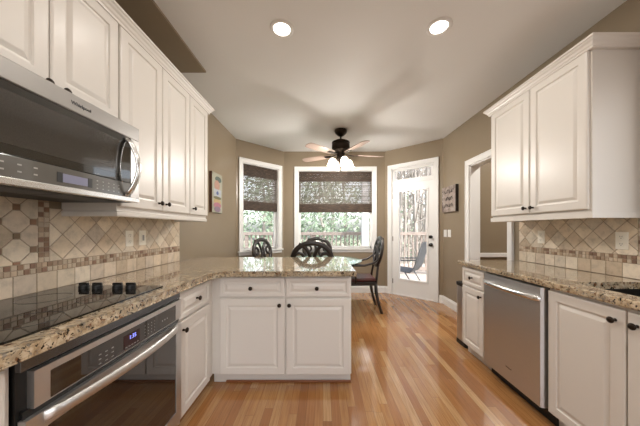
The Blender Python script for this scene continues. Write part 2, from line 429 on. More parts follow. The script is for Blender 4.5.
def shade(a, b, s, zb, label):
    u0, u1 = s[0]+.002, s[1]-.002; zt = ZW1-.02
    r = thing('woven_shade', label, 'window shade', (*on(a, b, (u0+u1)/2), zt), group='woven roman shades in the bay windows')
    def L(bm): return shift(bm, r.location)
    v = bmesh.new()
    for k in range(14):
        z = zt-k*.0135; wbox(v, a, b, u0-.004, u1+.004, -.034+random.uniform(0, .003), -.028, z-.0125, z)
    wbox(v, a, b, u0, u1, -.06, -.034, zt-.03, zt)
    link('valance', L(v), WOVEN_D, r)
    m = bmesh.new(); z = zt-.18; k = 0
    rng = random.Random(3)
    while z > zb+.15:
        h = rng.choice([.012, .016, .020]); off = -.045+rng.uniform(-.004, .004)
        wbox(m, a, b, u0, u1, off-.003, off, z-h, z); z -= h+rng.choice([.002, .004, .006]); k += 1
    for j in range(9):
        u = u0+(u1-u0)*(j+.5)/9; wbox(m, a, b, u-.002, u+.002, -.050, -.047, zb+.05, zt-.1)
    for u in (u0+.012, u1-.012): wbox(m, a, b, u-.012, u+.012, -.052, -.049, zb+.03, zt-.1)
    tag(link('slat_panel', L(m), WOVEN, r))
    hbm = bmesh.new()
    for k in range(12): wbox(hbm, a, b, u0-.003, u1+.003, -.056, -.030+.004*(k % 2), zb+k*.0135, zb+k*.0135+.0125)
    link('hem_fold', L(hbm), WOVEN_D, r)
shade(LW0, LW1, sL, 1.56, 'dark woven roman shade half lowered in the narrow left bay window')
shade(CW0, CW1, sC, 1.56, 'dark woven roman shade half lowered in the wide center bay window')

# patio door with transom
def patio_door():
    a, b = DW0, DW1; u0, u1 = sD; zt = 2.375
    bm = casing(bmesh.new(), a, b, u0, u1, 0, zt, w=.07)
    wbox(bm, a, b, u0, u1, -.10, -.005, 2.085, 2.135, .003)     # transom bar
    for (p, q, z0, z1) in ((u0+.016, u0+.05, 2.13, zt-.016), (u1-.05, u1-.016, 2.13, zt-.016), (u0+.016, u1-.016, 2.13, 2.165), (u0+.016, u1-.016, zt-.05, zt-.016)):
        wbox(bm, a, b, p, q, -.08, -.03, z0, z1, .003)
    wbox(bm, a, b, u0, u1, -.13, .004, 0, .018, .002)
    fr = struct('door_1', bm, TRIM)
    g = bmesh.new(); wbox(g, a, b, u0+.045, u1-.045, -.058, -.052, 2.16, zt-.045); link('transom_pane', g, GLASS, fr)
    p0, p1 = u0+.019, u1-.019; g0, g1 = p0+.125, p1-.105; z0, z1 = .31, 1.93
    # glass bounds follow the sight lines of its edges
    s = span(a, b, 399, 426.5); g0, g1 = s
    d = bmesh.new()
    for (q0, q1, w0, w1) in ((p0, g0, .02, 2.083), (g1, p1, .02, 2.083), (g0, g1, .02, z0), (g0, g1, z1, 2.083)):
        wbox(d, a, b, q0, q1, -.055, -.010, w0, w1)
    for (q0, q1, w0, w1) in ((g0-.03, g0, z0-.03, z1+.03), (g1, g1+.03, z0-.03, z1+.03), (g0, g1, z0-.03, z0), (g0, g1, z1, z1+.03)):
        wbox(d, a, b, q0, q1, -.012, .000, w0, w1, .004)
    dl = link('door_leaf', d, TRIM, fr)
    g = bmesh.new(); wbox(g, a, b, g0, g1, -.036, -.032, z0, z1); link('door_pane', g, GLASS, dl)
    ku = u_at(a, b, 431); n = (on(a, b, 0, 1)-on(a, b, 0, 0))
    for z, rr in ((1.10, .026), (.965, .03)):
        k = bmesh.new(); lathe(k, [(rr, 0), (rr, .008), (.012, .012), (.010, .035), (.024, .042), (.028, .055), (.020, .068), (.003, .072)], seg=16)
        p = on(a, b, ku, -.010)
        rot = Vector((n.x, n.y, 0)).to_track_quat('Z', 'Y').to_matrix().to_4x4()
        bmesh.ops.transform(k, matrix=Matrix.Translation((p.x, p.y, z)) @ rot, verts=k.verts)
        link('door_knob', k, BLACK, dl, smooth=True)
    for z in (.25, 1.05, 1.85):
        h = bmesh.new(); wbox(h, a, b, p1-.012, p1+.012, -.012, -.002, z-.045, z+.045, .003); link('hinge', h, POLISHED, dl)
patio_door()

# cased opening in the right wall, and the hall beyond
A, B = (XR, YB), (XR, 4.14)
struct('door_2', casing(bmesh.new(), A, B, 2.68-YB, 3.39-YB, 0, 2.10, w=.075), TRIM)
struct('wall_hall_far', BX(2.13, 3.6, 3.55, 3.67, 0, HC), WALL)
struct('wall_hall_side', BX(3.5, 3.6, 1.0, 3.55, 0, HC), WALL)
struct('wall_hall_near', BX(2.13, 3.6, .9, 1.0, 0, HC), WALL)
struct('trim_1', BX(2.13, 3.5, 3.527, 3.55, .835, .895, bev=.006), TRIM)
struct('baseboard_hall', BX(2.13, 3.5, 3.534, 3.55, 0, .13), TRIM)
# sink window, beside the camera
struct('window_3', casing(bmesh.new(), A, B, 3.0, 4.0, 1.1, 2.15), TRIM)
struct('window_4', casing(bmesh.new(), (XL, YB), (XR, YB), .5, 3.0, .5, 2.4), TRIM)  # unseen back window, made up to go with the fill lamp

# ------------------------------------------------------------------ cabinets (local: x along the face, front at y=0, facing -y)
def knob_bm(x, z, y=0):
    return lathe(bmesh.new(), [(.0085, y+.001), (.0065, y-.004), (.0055, y-.014), (.010, y-.018), (.0155, y-.022), (.0160, y-.026), (.012, y-.031), (.003, y-.033)], (x, 0, z), 14, 'y')
def add_knob(x, z, parent): link('knob', knob_bm(x, z), KNOB, parent, smooth=True)
def cabinet(name, label, cat, loc, rz, W, D, z0, z1, doors=(), drawers=(), toe=True, group=None, knobs=True, side_gap=.0):
    """doors/drawers: (x0,x1,z0,z1,knob_x,knob_z)"""
    r = thing(name, label, cat, loc, rz, group)
    c = bmesh.new()
    if name == 'sink_cabinet':
        for q in ((0, .018, .02, D), (W-.018, W, .02, D), (.018, W-.018, .02, .04)): box(c, *q, z0, z1)
        box(c, .018, W-.018, .04, D, z0, z0+.018)
    else: box(c, 0, W, .02, D, z0, z1, .002)
    link('carcass', c, CAB, r)
    if toe:
        link('toe_kick', BX(.0, W, .075, .11, .0, z0+.001), SHOE if toe == 'wood' else CAB, r)
    for x0, x1, a, b, kx, kz in drawers:
        o = link('drawer', panel(bmesh.new(), x0, x1, a, b, fr=.028), CAB, r)
        if kx is not None: add_knob(kx, kz, o)
    for x0, x1, a, b, kx, kz in doors:
        o = link('door', panel(bmesh.new(), x0, x1, a, b), CAB, r)
        if kx is not None: add_knob(kx, kz, o)
    return r
RL, RR = PI/2, -PI/2
ZT = .872      # underside of the worktop
XF, XG = -.85, 1.40   # faces of the left and right base runs
# left base run: local x = world Y - loc.y
cabinet('base_cabinet', 'white base cabinet at the lower left, left of the wall oven', 'cabinet', (XF, .20, 0), RL, .49, .58, .09, ZT,
        doors=[(.01, .47, .10, .69, .43, .63)], drawers=[(.01, .47, .705, .855, .24, .78)])
cabinet('base_cabinet', 'narrow white base cabinet between the wall oven and the peninsula corner', 'cabinet', (XF, 1.475, 0), RL, .485, .58, .09, ZT,
        doors=[(.004, .40, .095, .675, .037, .622)], drawers=[(.004, .40, .69, .85, .20, .772)])
cabinet('base_cabinet', 'white base cabinet of the peninsula with two drawers above two doors', 'cabinet', (-.88, 1.94, 0), 0, 1.102, .60, .095, ZT,
        doors=[(.073, .582, .096, .692, .543, .645), (.590, 1.094, .096, .692, .619, .645)],
        drawers=[(.073, .582, .705, .855, .320, .775), (.590, 1.094, .705, .855, .832, .775)])
# right base run: local x = loc.y - world Y
cabinet('base_cabinet', 'small white drawer-over-door base cabinet at the far end, beside the dishwasher', 'cabinet', (XG, 2.53, 0), RR, .368, .59, .09, ZT,
        doors=[(.025, .355, .10, .675, .322, .628)], drawers=[(.025, .355, .69, .855, .19, .775)])
cabinet('sink_cabinet', 'white sink base cabinet nearer than the dishwasher, with two tall doors', 'cabinet', (XG, 1.558, 0), RR, .82, .59, .09, ZT,
        doors=[(.006, .403, .10, .855, .365, .80), (.411, .81, .10, .855, .449, .80)])
cabinet('base_cabinet', 'white base cabinet at the near end of the right run', 'cabinet', (XG, .73, 0), RR, .60, .59, .09, ZT,
        doors=[(.006, .59, .10, .855, .05, .80)])
# upper cabinets
XU, XV = -1.12, 1.67
cabinet('upper_cabinet', 'white two-door wall cabinet directly above the microwave', 'cabinet', (XU, .655, 0), RL,   .715, .325, 1.802, 2.40, toe=False,
        doors=[(.004, .366, 1.812, 2.365, .345, 1.824), (.372, .711, 1.812, 2.365, .415, 1.824)])
cabinet('upper_cabinet', 'tall white two-door wall cabinet to the right of the microwave', 'cabinet', (XU, 1.375, 0), RL, .723, .325, 1.345, 2.40, toe=False,
        doors=[(.003, .362, 1.36, 2.365, .325, 1.41), (.368, .72, 1.36, 2.365, .402, 1.41)])
cabinet('upper_cabinet', 'narrow white one-door wall cabinet at the far end beside the painting', 'cabinet', (XU, 2.10, 0), RL, .325, .325, 1.345, 2.40, toe=False,
        doors=[(.003, .322, 1.36, 2.365, .045, 1.41)])
cabinet('upper_cabinet', 'tall white wall cabinet at the left edge, left of the microwave', 'cabinet', (XU, .05, 0), RL, .60, .325, 1.345, 2.40, toe=False,
        doors=[(.003, .297, 1.36, 2.365, .265, 1.41), (.303, .597, 1.36, 2.365, .335, 1.41)])
cabinet('upper_cabinet', 'white two-door wall cabinet hanging on the right wall above the dishwasher', 'cabinet', (XV, 2.48, 0), RR, .918, .325, 1.345, 2.40, toe=False,
        doors=[(.004, .462, 1.36, 2.365, .430, 1.405), (.469, .905, 1.36, 2.365, .500, 1.405)])
CROWN = [(0, 2.362), (.024, 2.362), (.026, 2.374), (.032, 2.380), (.037, 2.392), (.046, 2.400), (.050, 2.408), (.057, 2.412), (.057, 2.425), (0, 2.425)]
tag(link('crown_molding', sweep(bmesh.new(), [(XU-.02, .05), (XU-.02, 2.427), (XL, 2.427)], CROWN), CAB),
    'long white crown molding along the top of the left wall cabinets', 'molding')
tag(link('crown_molding', sweep(bmesh.new(), [(XR, 2.482), (XV+.02, 2.482), (XV+.02, 1.562), (XR, 1.562)][::-1], [(-d, z) for d, z in CROWN]), CAB),
    'white crown molding around the top of the right wall cabinet', 'molding')
RAIL = [(0, 1.305), (.014, 1.305), (.018, 1.312), (.018, 1.330), (.010, 1.338), (.008, 1.345), (0, 1.345)]
RAIL = [(d, z) for d, z in RAIL]
tag(link('light_rail', sweep(bmesh.new(), [(XL, 1.377), (XU-.02, 1.377), (XU-.02, 2.425), (XL, 2.425)], [(d-.012, z) for d, z in RAIL]), CAB),
    'white light rail molding under the left wall cabinets past the microwave', 'molding')
tag(link('light_rail', sweep(bmesh.new(), [(XR, 2.48), (XV+.02, 2.48), (XV+.02, 1.562), (XR, 1.562)], [(-(d-.012), z) for d, z in RAIL]), CAB),
    'white light rail molding under the right wall cabinet', 'molding')

# ------------------------------------------------------------------ worktops
def slab(name, poly, label, z0=.8725, z1=.914):
    return tag(link(name, prism(bmesh.new(), poly, z0, z1, .009), GRANITE), label, 'countertop')
slab('granite_countertop', [(XL+.001, .1), (-.82, .1), (-.82, 1.79), (-.755, 1.89), (.255, 1.89), (.255, 2.85), (XL+.001, 2.85)],
     'L-shaped speckled granite countertop over the left run and the peninsula')
def right_slab():
    bm = bmesh.new(); x0, x1 = 1.383, XR-.001; X = [x0, 1.50, 1.92, x1]; Y = [.1, .78, 1.508, 2.56]
    for i in range(3):
        for j in range(3):
            if i == 1 and j == 1: continue
            box(bm, X[i], X[i+1], Y[j], Y[j+1], .8725, .914)
    bmesh.ops.remove_doubles(bm, verts=bm.verts, dist=1e-5)
    dead = {}
    for f in bm.faces:
        c = f.calc_center_median(); dead.setdefault((round(c.x, 4), round(c.y, 4), round(c.z, 4)), []).append(f)
    bmesh.ops.delete(bm, geom=[f for fs in dead.values() if len(fs) > 1 for f in fs], context='FACES')
    es = [e for e in bm.edges if len(e.link_faces) == 2 and e.calc_face_angle(0) > 1 and min(v.co.x for v in e.verts) < x0+.001 and max(v.co.x for v in e.verts) < x0+.001 and abs(e.verts[0].co.y-e.verts[1].co.y) > .01]
    es += [e for e in bm.edges if len(e.link_faces) == 2 and e.calc_face_angle(0) > 1 and min(v.co.y for v in e.verts) > 2.55 and abs(e.verts[0].co.x-e.verts[1].co.x) > .01]
    bmesh.ops.bevel(bm, geom=list(set(es)), offset=.009, segments=3, profile=.5, affect='EDGES')
    tag(link('granite_countertop', bm, GRANITE), 'straight speckled granite countertop over the dishwasher on the right', 'countertop')
right_slab()
sk = thing('kitchen_sink', 'black undermount sink set in the right granite countertop', 'sink', (1.71, 1.14, .66))
b = bmesh.new()
for a_ in ((1.485, 1.50, .77, 1.52, .67, .872), (1.92, 1.935, .77, 1.52, .67, .872), (1.50, 1.92, .765, .78, .67, .872), (1.50, 1.92, 1.508, 1.523, .67, .872), (1.485, 1.935, .765, 1.523, .655, .67)):
    box(b, *a_)
link('basin', shift(b, sk.location), SINKM, sk)
b = bmesh.new(); lathe(b, [(.045, .670), (.045, .674), (.03, .676), (.005, .672)], (1.71, 1.1, 0), 18); link('drain', shift(b, sk.location), POLISHED, sk, smooth=True)

# ------------------------------------------------------------------ tiled backsplashes
def clip(poly, x0, x1, y0, y1):
    for ax, lim, sgn in ((0, x0, 1), (0, x1, -1), (1, y0, 1), (1, y1, -1)):
        out = []
        for i in range(len(poly)):
            p, q = poly[i], poly[(i+1) % len(poly)]
            dp, dq = (p[ax]-lim)*sgn, (q[ax]-lim)*sgn
            if dp >= 0: out.append(p)
            if dp*dq < 0:
                t = dp/(dp-dq); out.append((p[0]+(q[0]-p[0])*t, p[1]+(q[1]-p[1])*t))
        poly = out
        if len(poly) < 3: return []
    return poly
def inset(poly, g):
    n = len(poly); out = []
    for i in range(n):
        p, c, q = Vector(poly[i-1]), Vector(poly[i]), Vector(poly[(i+1) % n])
        d1, d2 = (c-p), (q-c)
        if d1.length < 1e-6 or d2.length < 1e-6: return []
        d1.normalize(); d2.normalize(); n1, n2 = Vector((-d1.y, d1.x)), Vector((-d2.y, d2.x))
        k = 1+n1.dot(n2)
        if k < .2: return []
        out.append(tuple(c+(n1+n2)/k*g))
    return out
def parea(p): return sum(p[i-1][0]*p[i][1]-p[i][0]*p[i-1][1] for i in range(len(p)))/2
rt = random.Random(11)
def beige():
    k = rt.uniform(.92, 1.2); c = rt.choice([(.62, .51, .38), (.66, .56, .43), (.54, .43, .31), (.68, .59, .47), (.60, .50, .39)])
    return tuple(v*k for v in c)
def mosaic():
    k = rt.uniform(.85, 1.1); c = rt.choice([(.56, .45, .33), (.5, .38, .27), (.30, .19, .12), (.26, .15, .10), (.36, .26, .18), (.58, .48, .37), (.44, .32, .22), (.52, .42, .31)])
    return tuple(v*k for v in c)
def backsplash(name, label, regions, plane_x, nx):
    plane_x += nx*.0004
    """regions: list of (kind,y0,y1,z0,z1)"""
    bm = bmesh.new(); lay = bm.loops.layers.float_color.new('tile')
    def tile(poly, col, g=.0013, t=.004):
        if len(poly) < 3: return
        if parea(poly) < 0: poly = poly[::-1]
        if parea(poly) < 6e-5: return
        a = inset(poly, g); b_ = inset(poly, g+.0016)
        if not a or not b_ or parea(b_) < 2e-5 or parea(b_) > parea(poly): return
        F = []
        A = [bm.verts.new((plane_x+nx*.004, p[0], p[1])) for p in a]
        B = [bm.verts.new((plane_x+nx*(.004+t), p[0], p[1])) for p in b_]
        n = len(a)
        for i in range(n): F.append(bm.faces.new((A[i], A[(i+1) % n], B[(i+1) % n], B[i])))
        F.append(bm.faces.new(B))
        for f in F:
            f.material_index = 0
            for l in f.loops: l[lay] = (*col, 1)
    for kind, y0, y1, z0, z1 in regions:
        f0 = len(bm.faces)
        box(bm, plane_x, plane_x+nx*.005, y0, y1, z0, z1)
        bm.faces.ensure_lookup_table()
        for f in bm.faces[f0:]: f.material_index = 1
        if kind == 'row':
            w = .0955; y = y0
            n = max(1, round((y1-y0)/w)); w = (y1-y0)/n
            for i in range(n): tile([(y0+i*w, z0), (y0+(i+1)*w, z0), (y0+(i+1)*w, z1), (y0+i*w, z1)], beige())
        elif kind == 'mos':
            ny = max(1, round((y1-y0)/.0255)); nz = max(1, round((z1-z0)/.0255)); wy, wz = (y1-y0)/ny, (z1-z0)/nz
            for i in range(ny):
                for j in range(nz): tile([(y0+i*wy, z0+j*wz), (y0+(i+1)*wy, z0+j*wz), (y0+(i+1)*wy, z0+(j+1)*wz), (y0+i*wy, z0+(j+1)*wz)], mosaic(), .001)
        elif kind in ('diag', 'octa', 'diagr'):
            h = .0685; yc, zc = {'diag': (1.311, 1.2055), 'diagr': (1.77-h*4, 1.22), 'octa': (1.241-h*17, 1.27)}[kind]
            r = .021 if kind == 'octa' else 0
            for i in range(-2, 30):
                for j in range(-14, 14):
                    if (i+j) % 2:
                        if r:
                            cy, cz, q = yc+i*h, zc+j*h, r*.7
                            tile(clip([(cy-q, cz-q), (cy+q, cz-q), (cy+q, cz+q), (cy-q, cz+q)], y0, y1, z0, z1), (.27*rt.uniform(.8, 1.2), .17, .105))
                        continue
                    cy, cz = yc+i*h, zc+j*h
                    P = [(cy-h, cz), (cy, cz-h), (cy+h, cz), (cy, cz+h)]
                    if r:
                        P = [(cy-h+r*.7, cz+r*.7), (cy-h+r*.7, cz-r*.7), (cy-r*.7, cz-h+r*.7), (cy+r*.7, cz-h+r*.7), (cy+h-r*.7, cz-r*.7), (cy+h-r*.7, cz+r*.7), (cy+r*.7, cz+h-r*.7), (cy-r*.7, cz+h-r*.7)]
                    tile(clip(P, y0, y1, z0, z1), beige())
    return tag(link(name, bm, [TILE, GROUT]), label, 'backsplash')
ZB0, ZB1, ZB2, ZB3 = .915, 1.012, 1.064, 1.345
backsplash('tile_backsplash', 'beige travertine backsplash behind the cooktop on the left wall',
    [('row', .1, 2.505, ZB0, ZB1), ('mos', .1, 2.505, ZB1, ZB2), ('octa', .1, 1.262, ZB2, 1.40), ('mos', 1.262, 1.313, ZB2, 1.40), ('diag', 1.313, 2.505, ZB2, 1.345)], XL, 1)
backsplash('tile_backsplash', 'beige travertine backsplash on the right wall behind the sink counter',
    [('row', .3, 2.53, ZB0, ZB1), ('mos', .3, 2.53, ZB1, ZB2), ('diagr', 1.575, 2.53, ZB2, 1.345), ('mos', 1.50, 1.575, ZB2, 2.36)], XR, -1)

def outlet(name, label, x, y, z, nx, kind='outlet', cat='outlet', group=None):
    r = thing(name, label, cat, (x, y, z), 0, group)
    W = {'single': .092}.get(kind, .072)
    b = bmesh.new(); box(b, 0, nx*.006, -W/2, W/2, -.058, .058, .0025); link('cover_plate', b, PLASTIC if kind != 'single' else WPLASTIC, r)
    if kind == 'outlet':
        for dz in (.024, -.024):
            s = link('socket', lathe(bmesh.new(), [(.0165, nx*.006), (.0165, nx*.0085), (.015, nx*.009)], (0, 0, dz), 16, 'x'), PLASTIC, r)
            b = bmesh.new()
            for dy in (-.006, .006): box(b, nx*.009, nx*.0094, dy-.0012, dy+.0012, dz-.001, dz+.008)
            box(b, nx*.009, nx*.0094, -.002, .002, dz-.010, dz-.006); link('slots', b, BLACK, s)
    elif kind == 'paddle':
        link('rocker', BX(nx*.006, nx*.010, -.017, .017, -.034, .034, bev=.001), PLASTIC, r)
        link('socket', BX(nx*.0095, nx*.0105, -.010, .010, -.022, .022), MARK, r)
    else:
        link('rocker', BX(nx*.006, nx*.011, -.018, .018, -.033, .033, bev=.001), WPLASTIC, r)
    return r
outlet('wall_outlet', 'ivory duplex outlet left of its twin, on the left tile backsplash', XL+.0081, 1.852, 1.165, 1)
outlet('light_switch', 'ivory rocker switch plate on the left tile backsplash, right of the duplex outlet', XL+.0081, 1.985, 1.165, 1, 'paddle', 'switch')
outlet('wall_outlet', 'small ivory outlet on the right backsplash above the dishwasher', XR-.0081, 2.27, 1.162, -1, 'outlet')
outlet('wall_outlet', 'larger looking ivory outlet on the right backsplash behind the sink', XR-.0081, 1.657, 1.157, -1)
outlet('light_switch', 'white rocker switch plate below the wooden sign, the one nearer the glass door', XR-.0005, 4.065, 1.165, -1, 'single', 'switch')
outlet('light_switch', 'white rocker switch plate below the wooden sign, the one nearer the cased opening', XR-.0005, 3.935, 1.165, -1, 'single', 'switch')

# ------------------------------------------------------------------ cooktop
ck = thing('cooktop', 'black glass electric cooktop set on the left granite countertop', 'cooktop', (-1.15, 1.04, .914))
Y0, Y1, X0, X1 = .68, 1.388, -1.408, -.885
def rrect(x0, x1, y0, y1, r, n=5):
    pts = []
    for cx, cy, a0 in ((x1-r, y1-r, 0), (x0+r, y1-r, 90), (x0+r, y0+r, 180), (x1-r, y0+r, 270)):
        for k in range(n+1):
            a = math.radians(a0+90*k/n); pts.append((cx+r*math.cos(a), cy+r*math.sin(a)))
    return pts
link('glass_surface', shift(prism(bmesh.new(), rrect(X0, X1, Y0, Y1, .015), .9142, .921, .002), ck.location), CGLASS, ck)
for cx, cy, r in ((-1.26, .86, .075), (-1.02, .86, .09), (-1.26, 1.13, .09), (-1.02, 1.13, .075)):
    b = bmesh.new(); tube(b, [(cx+r*math.cos(t*PI/20), cy+r*math.sin(t*PI/20), .9211) for t in range(40)], .0008, 4, True); link('burner_ring', shift(b, ck.location), RINGM, ck)
for cx in (-1.262, -1.192, -1.085, -1.015):
    b = lathe(bmesh.new(), [(.022, .921), (.0225, .934), (.020, .941), (.017, .943)], (cx, 1.315, 0), 20)
    box(b, cx-.024, cx+.024, 1.309, 1.321, .936, .952, .003)
    k = link('control_knob', shift(b, ck.location), BLACK, ck)

# ------------------------------------------------------------------ wall oven (local x=worldY-.70)
ov = thing('wall_oven', 'stainless steel built-in oven under the cooktop on the left', 'oven', (XF, .695, 0), RL)
W = .775
link('oven_body', BX(0, W, .01, .55, .09, .868), BLACK, ov)
link('vent_strip', BX(0, W, -.006, .012, .832, .868, bev=.002), DSTEEL, ov)
def ring_frame(bm, x0, x1, z0, z1, a0, a1, c0, c1, y0, y1):
    for q in ((x0, a0, z0, z1), (a1, x1, z0, z1), (a0, a1, z0, c0), (a0, a1, c1, z1)): box(bm, q[0], q[1], y0, y1, q[2], q[3])
b = bmesh.new(); ring_frame(b, .028, W-.004, .713, .822, .072, W-.055, .716, .800, -.012, .01)
cp = link('control_panel', b, STEEL, ov)
link('control_glass', BX(.070, W-.053, -.0125, .008, .7165, .802, bev=.002), BGLASS, cp)
link('display', BX(.352, .442, -.0135, -.0122, .724, .782), mat('dark_red_display', (.03, .004, .004), .1), cp)
text_mesh('digits', '1:35', .024, BLUE, cp, (.400, -.0140, .765), (PI/2, 0, 0), .0003)
def keys(parent, xs, zs, w, h, y0, y1):
    for x in xs:
        for z in zs: link('touch_key', BX(x, x+w, y0, y1, z, z+h), MARK, parent)
keys(cp, [.36+i*.016 for i in range(5)], [.7285], .010, .003, -.0142, -.0134)
keys(cp, [.475+i*.022 for i in range(4)], [.732+j*.015 for j in range(4)], .004, .003, -.0135, -.0124)
keys(cp, [.235+i*.028 for i in range(3)], [.728+j*.017 for j in range(3)], .010, .0025, -.0135, -.0124)
keys(cp, [.60+i*.02 for i in range(3)], [.752], .006, .007, -.0135, -.0124)
b = bmesh.new(); ring_frame(b, .004, W-.004, .13, .692, .060, W-.052, .19, .640, -.016, .008)
dr = link('oven_door', b, STEEL, ov)
link('door_glass', BX(.058, W-.050, -.012, .006, .188, .642), BGLASS, dr)
link('gasket', BX(.010, W-.010, .0, .012, .690, .714), BLACK, ov)
b = bmesh.new(); N = 16
pts = [(.05+(W-.10)*i/N, -.022-.034*math.sin(PI*i/N)**.7 if 0 < i < N else -.014, .674) for i in range(N+1)]
tube(b, pts, .0195, 10, flat=(1, .5), up=(0, 1, 0)); link('handle', b, STEEL, dr, smooth=True)
link('lower_trim', BX(.004, W-.004, -.008, .01, .092, .125), STEEL, ov)

# ------------------------------------------------------------------ microwave (local x = worldY-.64)
XM = -1.035
mw = thing('microwave', 'stainless over-the-range microwave below the left wall cabinets', 'microwave', (XM, .64, 0), RL)
W = .76
link('housing', BX(0, W, .025, .412, 1.392, 1.795, bev=.003), DSTEEL, mw)
b = bmesh.new(); box(b, 0, W, -.002, .026, 1.722, 1.795, .004); link('top_band', b, MSTEEL, mw)
text_mesh('brand_lettering', 'Whirlpool', .021, DSTEEL, mw, (.425, -.0026, 1.757), (PI/2, 0, 0), .0008)
link('bottom_band', BX(0, W, -.004, .026, 1.381, 1.406, bev=.003), POLISHED, mw)
link('side_frame', BX(W-.058, W, .0, .026, 1.406, 1.722), MSTEEL, mw)
dg = link('door_glass', BX(.0, W-.058, .002, .024, 1.482, 1.722, bev=.002), MGLASS, mw)
link('window_screen', BX(.06, W-.14, .0008, .0025, 1.515, 1.690), noisy('perforated_screen', (.03, .028, .025), (.06, .055, .05), 300, .12, coat=1, coat_rough=.04), dg)
cp = link('control_panel', BX(.0, W-.058, .0015, .024, 1.406, 1.480, bev=.002), PANELG, mw)
link('display', BX(.352, .456, .0002, .002, 1.422, 1.456), LCD, cp)
for x in (.330, .458): link('display_key', BX(x, x+.02, .0, .002, 1.419, 1.459), BLACK, cp)
keys(cp, [.06+i*.048 for i in range(5)], [1.428, 1.452], .012, .005, .0006, .002)
keys(cp, [.50+i*.03 for i in range(5)], [1.42, 1.437, 1.454], .007, .004, .0006, .002)
pts = [(W-.092+.018*math.sin(PI*i/14), -.006-.048*math.sin(PI*i/14)**.8 if 0 < i < 14 else .002, 1.712-.30*i/14) for i in range(15)]
b = tube(bmesh.new(), pts, .0155, 10, flat=(1, .6), up=(0, 1, 0)); link('handle', b, POLISHED, dg, smooth=True)
b = bmesh.new(); box(b, .01, W-.01, .03, .40, 1.381, 1.392); link('underside', b, BLACK, mw)
b = bmesh.new()
for i in range(26): box(b, .10+i*.011, .106+i*.011, .06, .20, 1.378, 1.382)
for i in range(26): box(b, .40+i*.011, .406+i*.011, .06, .20, 1.378, 1.382)
link('grease_filter', b, GREYM, mw)

# ------------------------------------------------------------------ dishwasher (local x = 2.152-worldY)
dw = thing('dishwasher', 'stainless steel dishwasher between white cabinets in the right run', 'dishwasher', (XG, 2.156, 0), RR)
W = .592
link('body', BX(.003, W, .03, .56, .08, .868), BLACK, dw)
b = bmesh.new(); prism(b, [(.006, .0), (.02, -.018), (W-.02, -.018), (W-.012, .0), (W-.012, .03), (.006, .03)], .10, .862); link('door_panel', b, STEEL, dw)
N = 14; pts = [(.012+(W-.03)*i/N, -.024-.028*math.sin(PI*i/N)**.6 if 0 < i < N else -.014, .787) for i in range(N+1)]
link('handle', tube(bmesh.new(), pts, .017, 10, flat=(.5, 1), up=(0, 0, 1)), POLISHED, dw, smooth=True)
link('toe_panel', BX(.0, W+.008, .06, .09, .0, .098), BLACK, dw)
text_mesh('brand_lettering', 'Whirlpool', .014, DSTEEL, dw, (.30, -.0184, .20), (PI/2, 0, 0), .0005)
# slim trash can beyond the cabinet end
tc = thing('trash_can', 'slim stainless trash can with black rim standing at the far cabinet end', 'trash can', (1.62, 2.70, 0))
link('can_body', shift(prism(bmesh.new(), rrect(1.474, 1.80, 2.565, 2.77, .04), .04, .625, .004), (1.62, 2.70, 0)), STEEL, tc)
link('base_ring', shift(prism(bmesh.new(), rrect(1.470, 1.804, 2.561, 2.774, .04), .0, .045, .004), (1.62, 2.70, 0)), BLACK, tc)
link('lid', shift(prism(bmesh.new(), rrect(1.468, 1.806, 2.559, 2.776, .04), .625, .66, .010), (1.62, 2.70, 0)), BLACK, tc)

# shoe molding of the peninsula
tag(link('shoe_molding', BX(-.78, .225, 2.000, 2.014, 0, .018, bev=.004), SHOE), 'thin reddish wood shoe molding along the foot of the peninsula cabinet', 'molding')

# ------------------------------------------------------------------ wall decorations
pt = thing('canvas_painting', 'small tall canvas painting of stacked pastel cups on the left wall', 'painting', (XL, 3.335, 1.715))
link('canvas', BX(0, .035, -.158, .158, -.262, .262, bev=.003), noisy('aged_cream_canvas', (.30, .30, .23), (.46, .44, .35), 12, .7), pt, )
link('canvas_side', BX(-.0, .035, -.1600, -.156, -.262, .262), noisy('brown_canvas_edge', (.10, .05, .03), (.16, .08, .05), 20, .7), pt)
def blob(name, pts, m, k): link(name, prism(bmesh.new(), pts, .035+k*.0006, .0362+k*.0006, axis='x'), m, pt)
def ell(cy, cz, a, b_, n=20): a *= .98; return [(cy+a*math.cos(2*PI*i/n), cz+b_*math.sin(2*PI*i/n)) for i in range(n)]
def pm(n, c): return noisy(n, tuple(v*.45+.03 for v in c), tuple(v*.75+.05 for v in c), 25, .7)
blob('painted_leaf', ell(.03, .185, .10, .040), pm('painted_green', (.10, .15, .12)), 0)
blob('painted_topping', ell(-.01, .10, .085, .070), pm('painted_peach', (.66, .36, .27)), 1)
blob('painted_cup', [(-.12, .05), (-.10, -.06), (.10, -.06), (.12, .05)][::-1], pm('painted_white', (.62, .66, .72)), 2)
blob('painted_saucer', ell(.0, -.065, .125, .020), pm('painted_olive', (.22, .2, .08)), 3)
blob('painted_flower', ell(.0, .0, .035, .025), pm('painted_blue', (.10, .15, .42)), 4)
blob('painted_layer', ell(-.0, -.115, .115, .040), pm('painted_yellow', (.70, .50, .22)), 2)
blob('painted_icing', ell(-.0, -.165, .12, .040), pm('painted_pink', (.62, .22, .30)), 3)
blob('painted_base', ell(-.0, -.215, .10, .038), pm('painted_mauve', (.33, .22, .30)), 4)

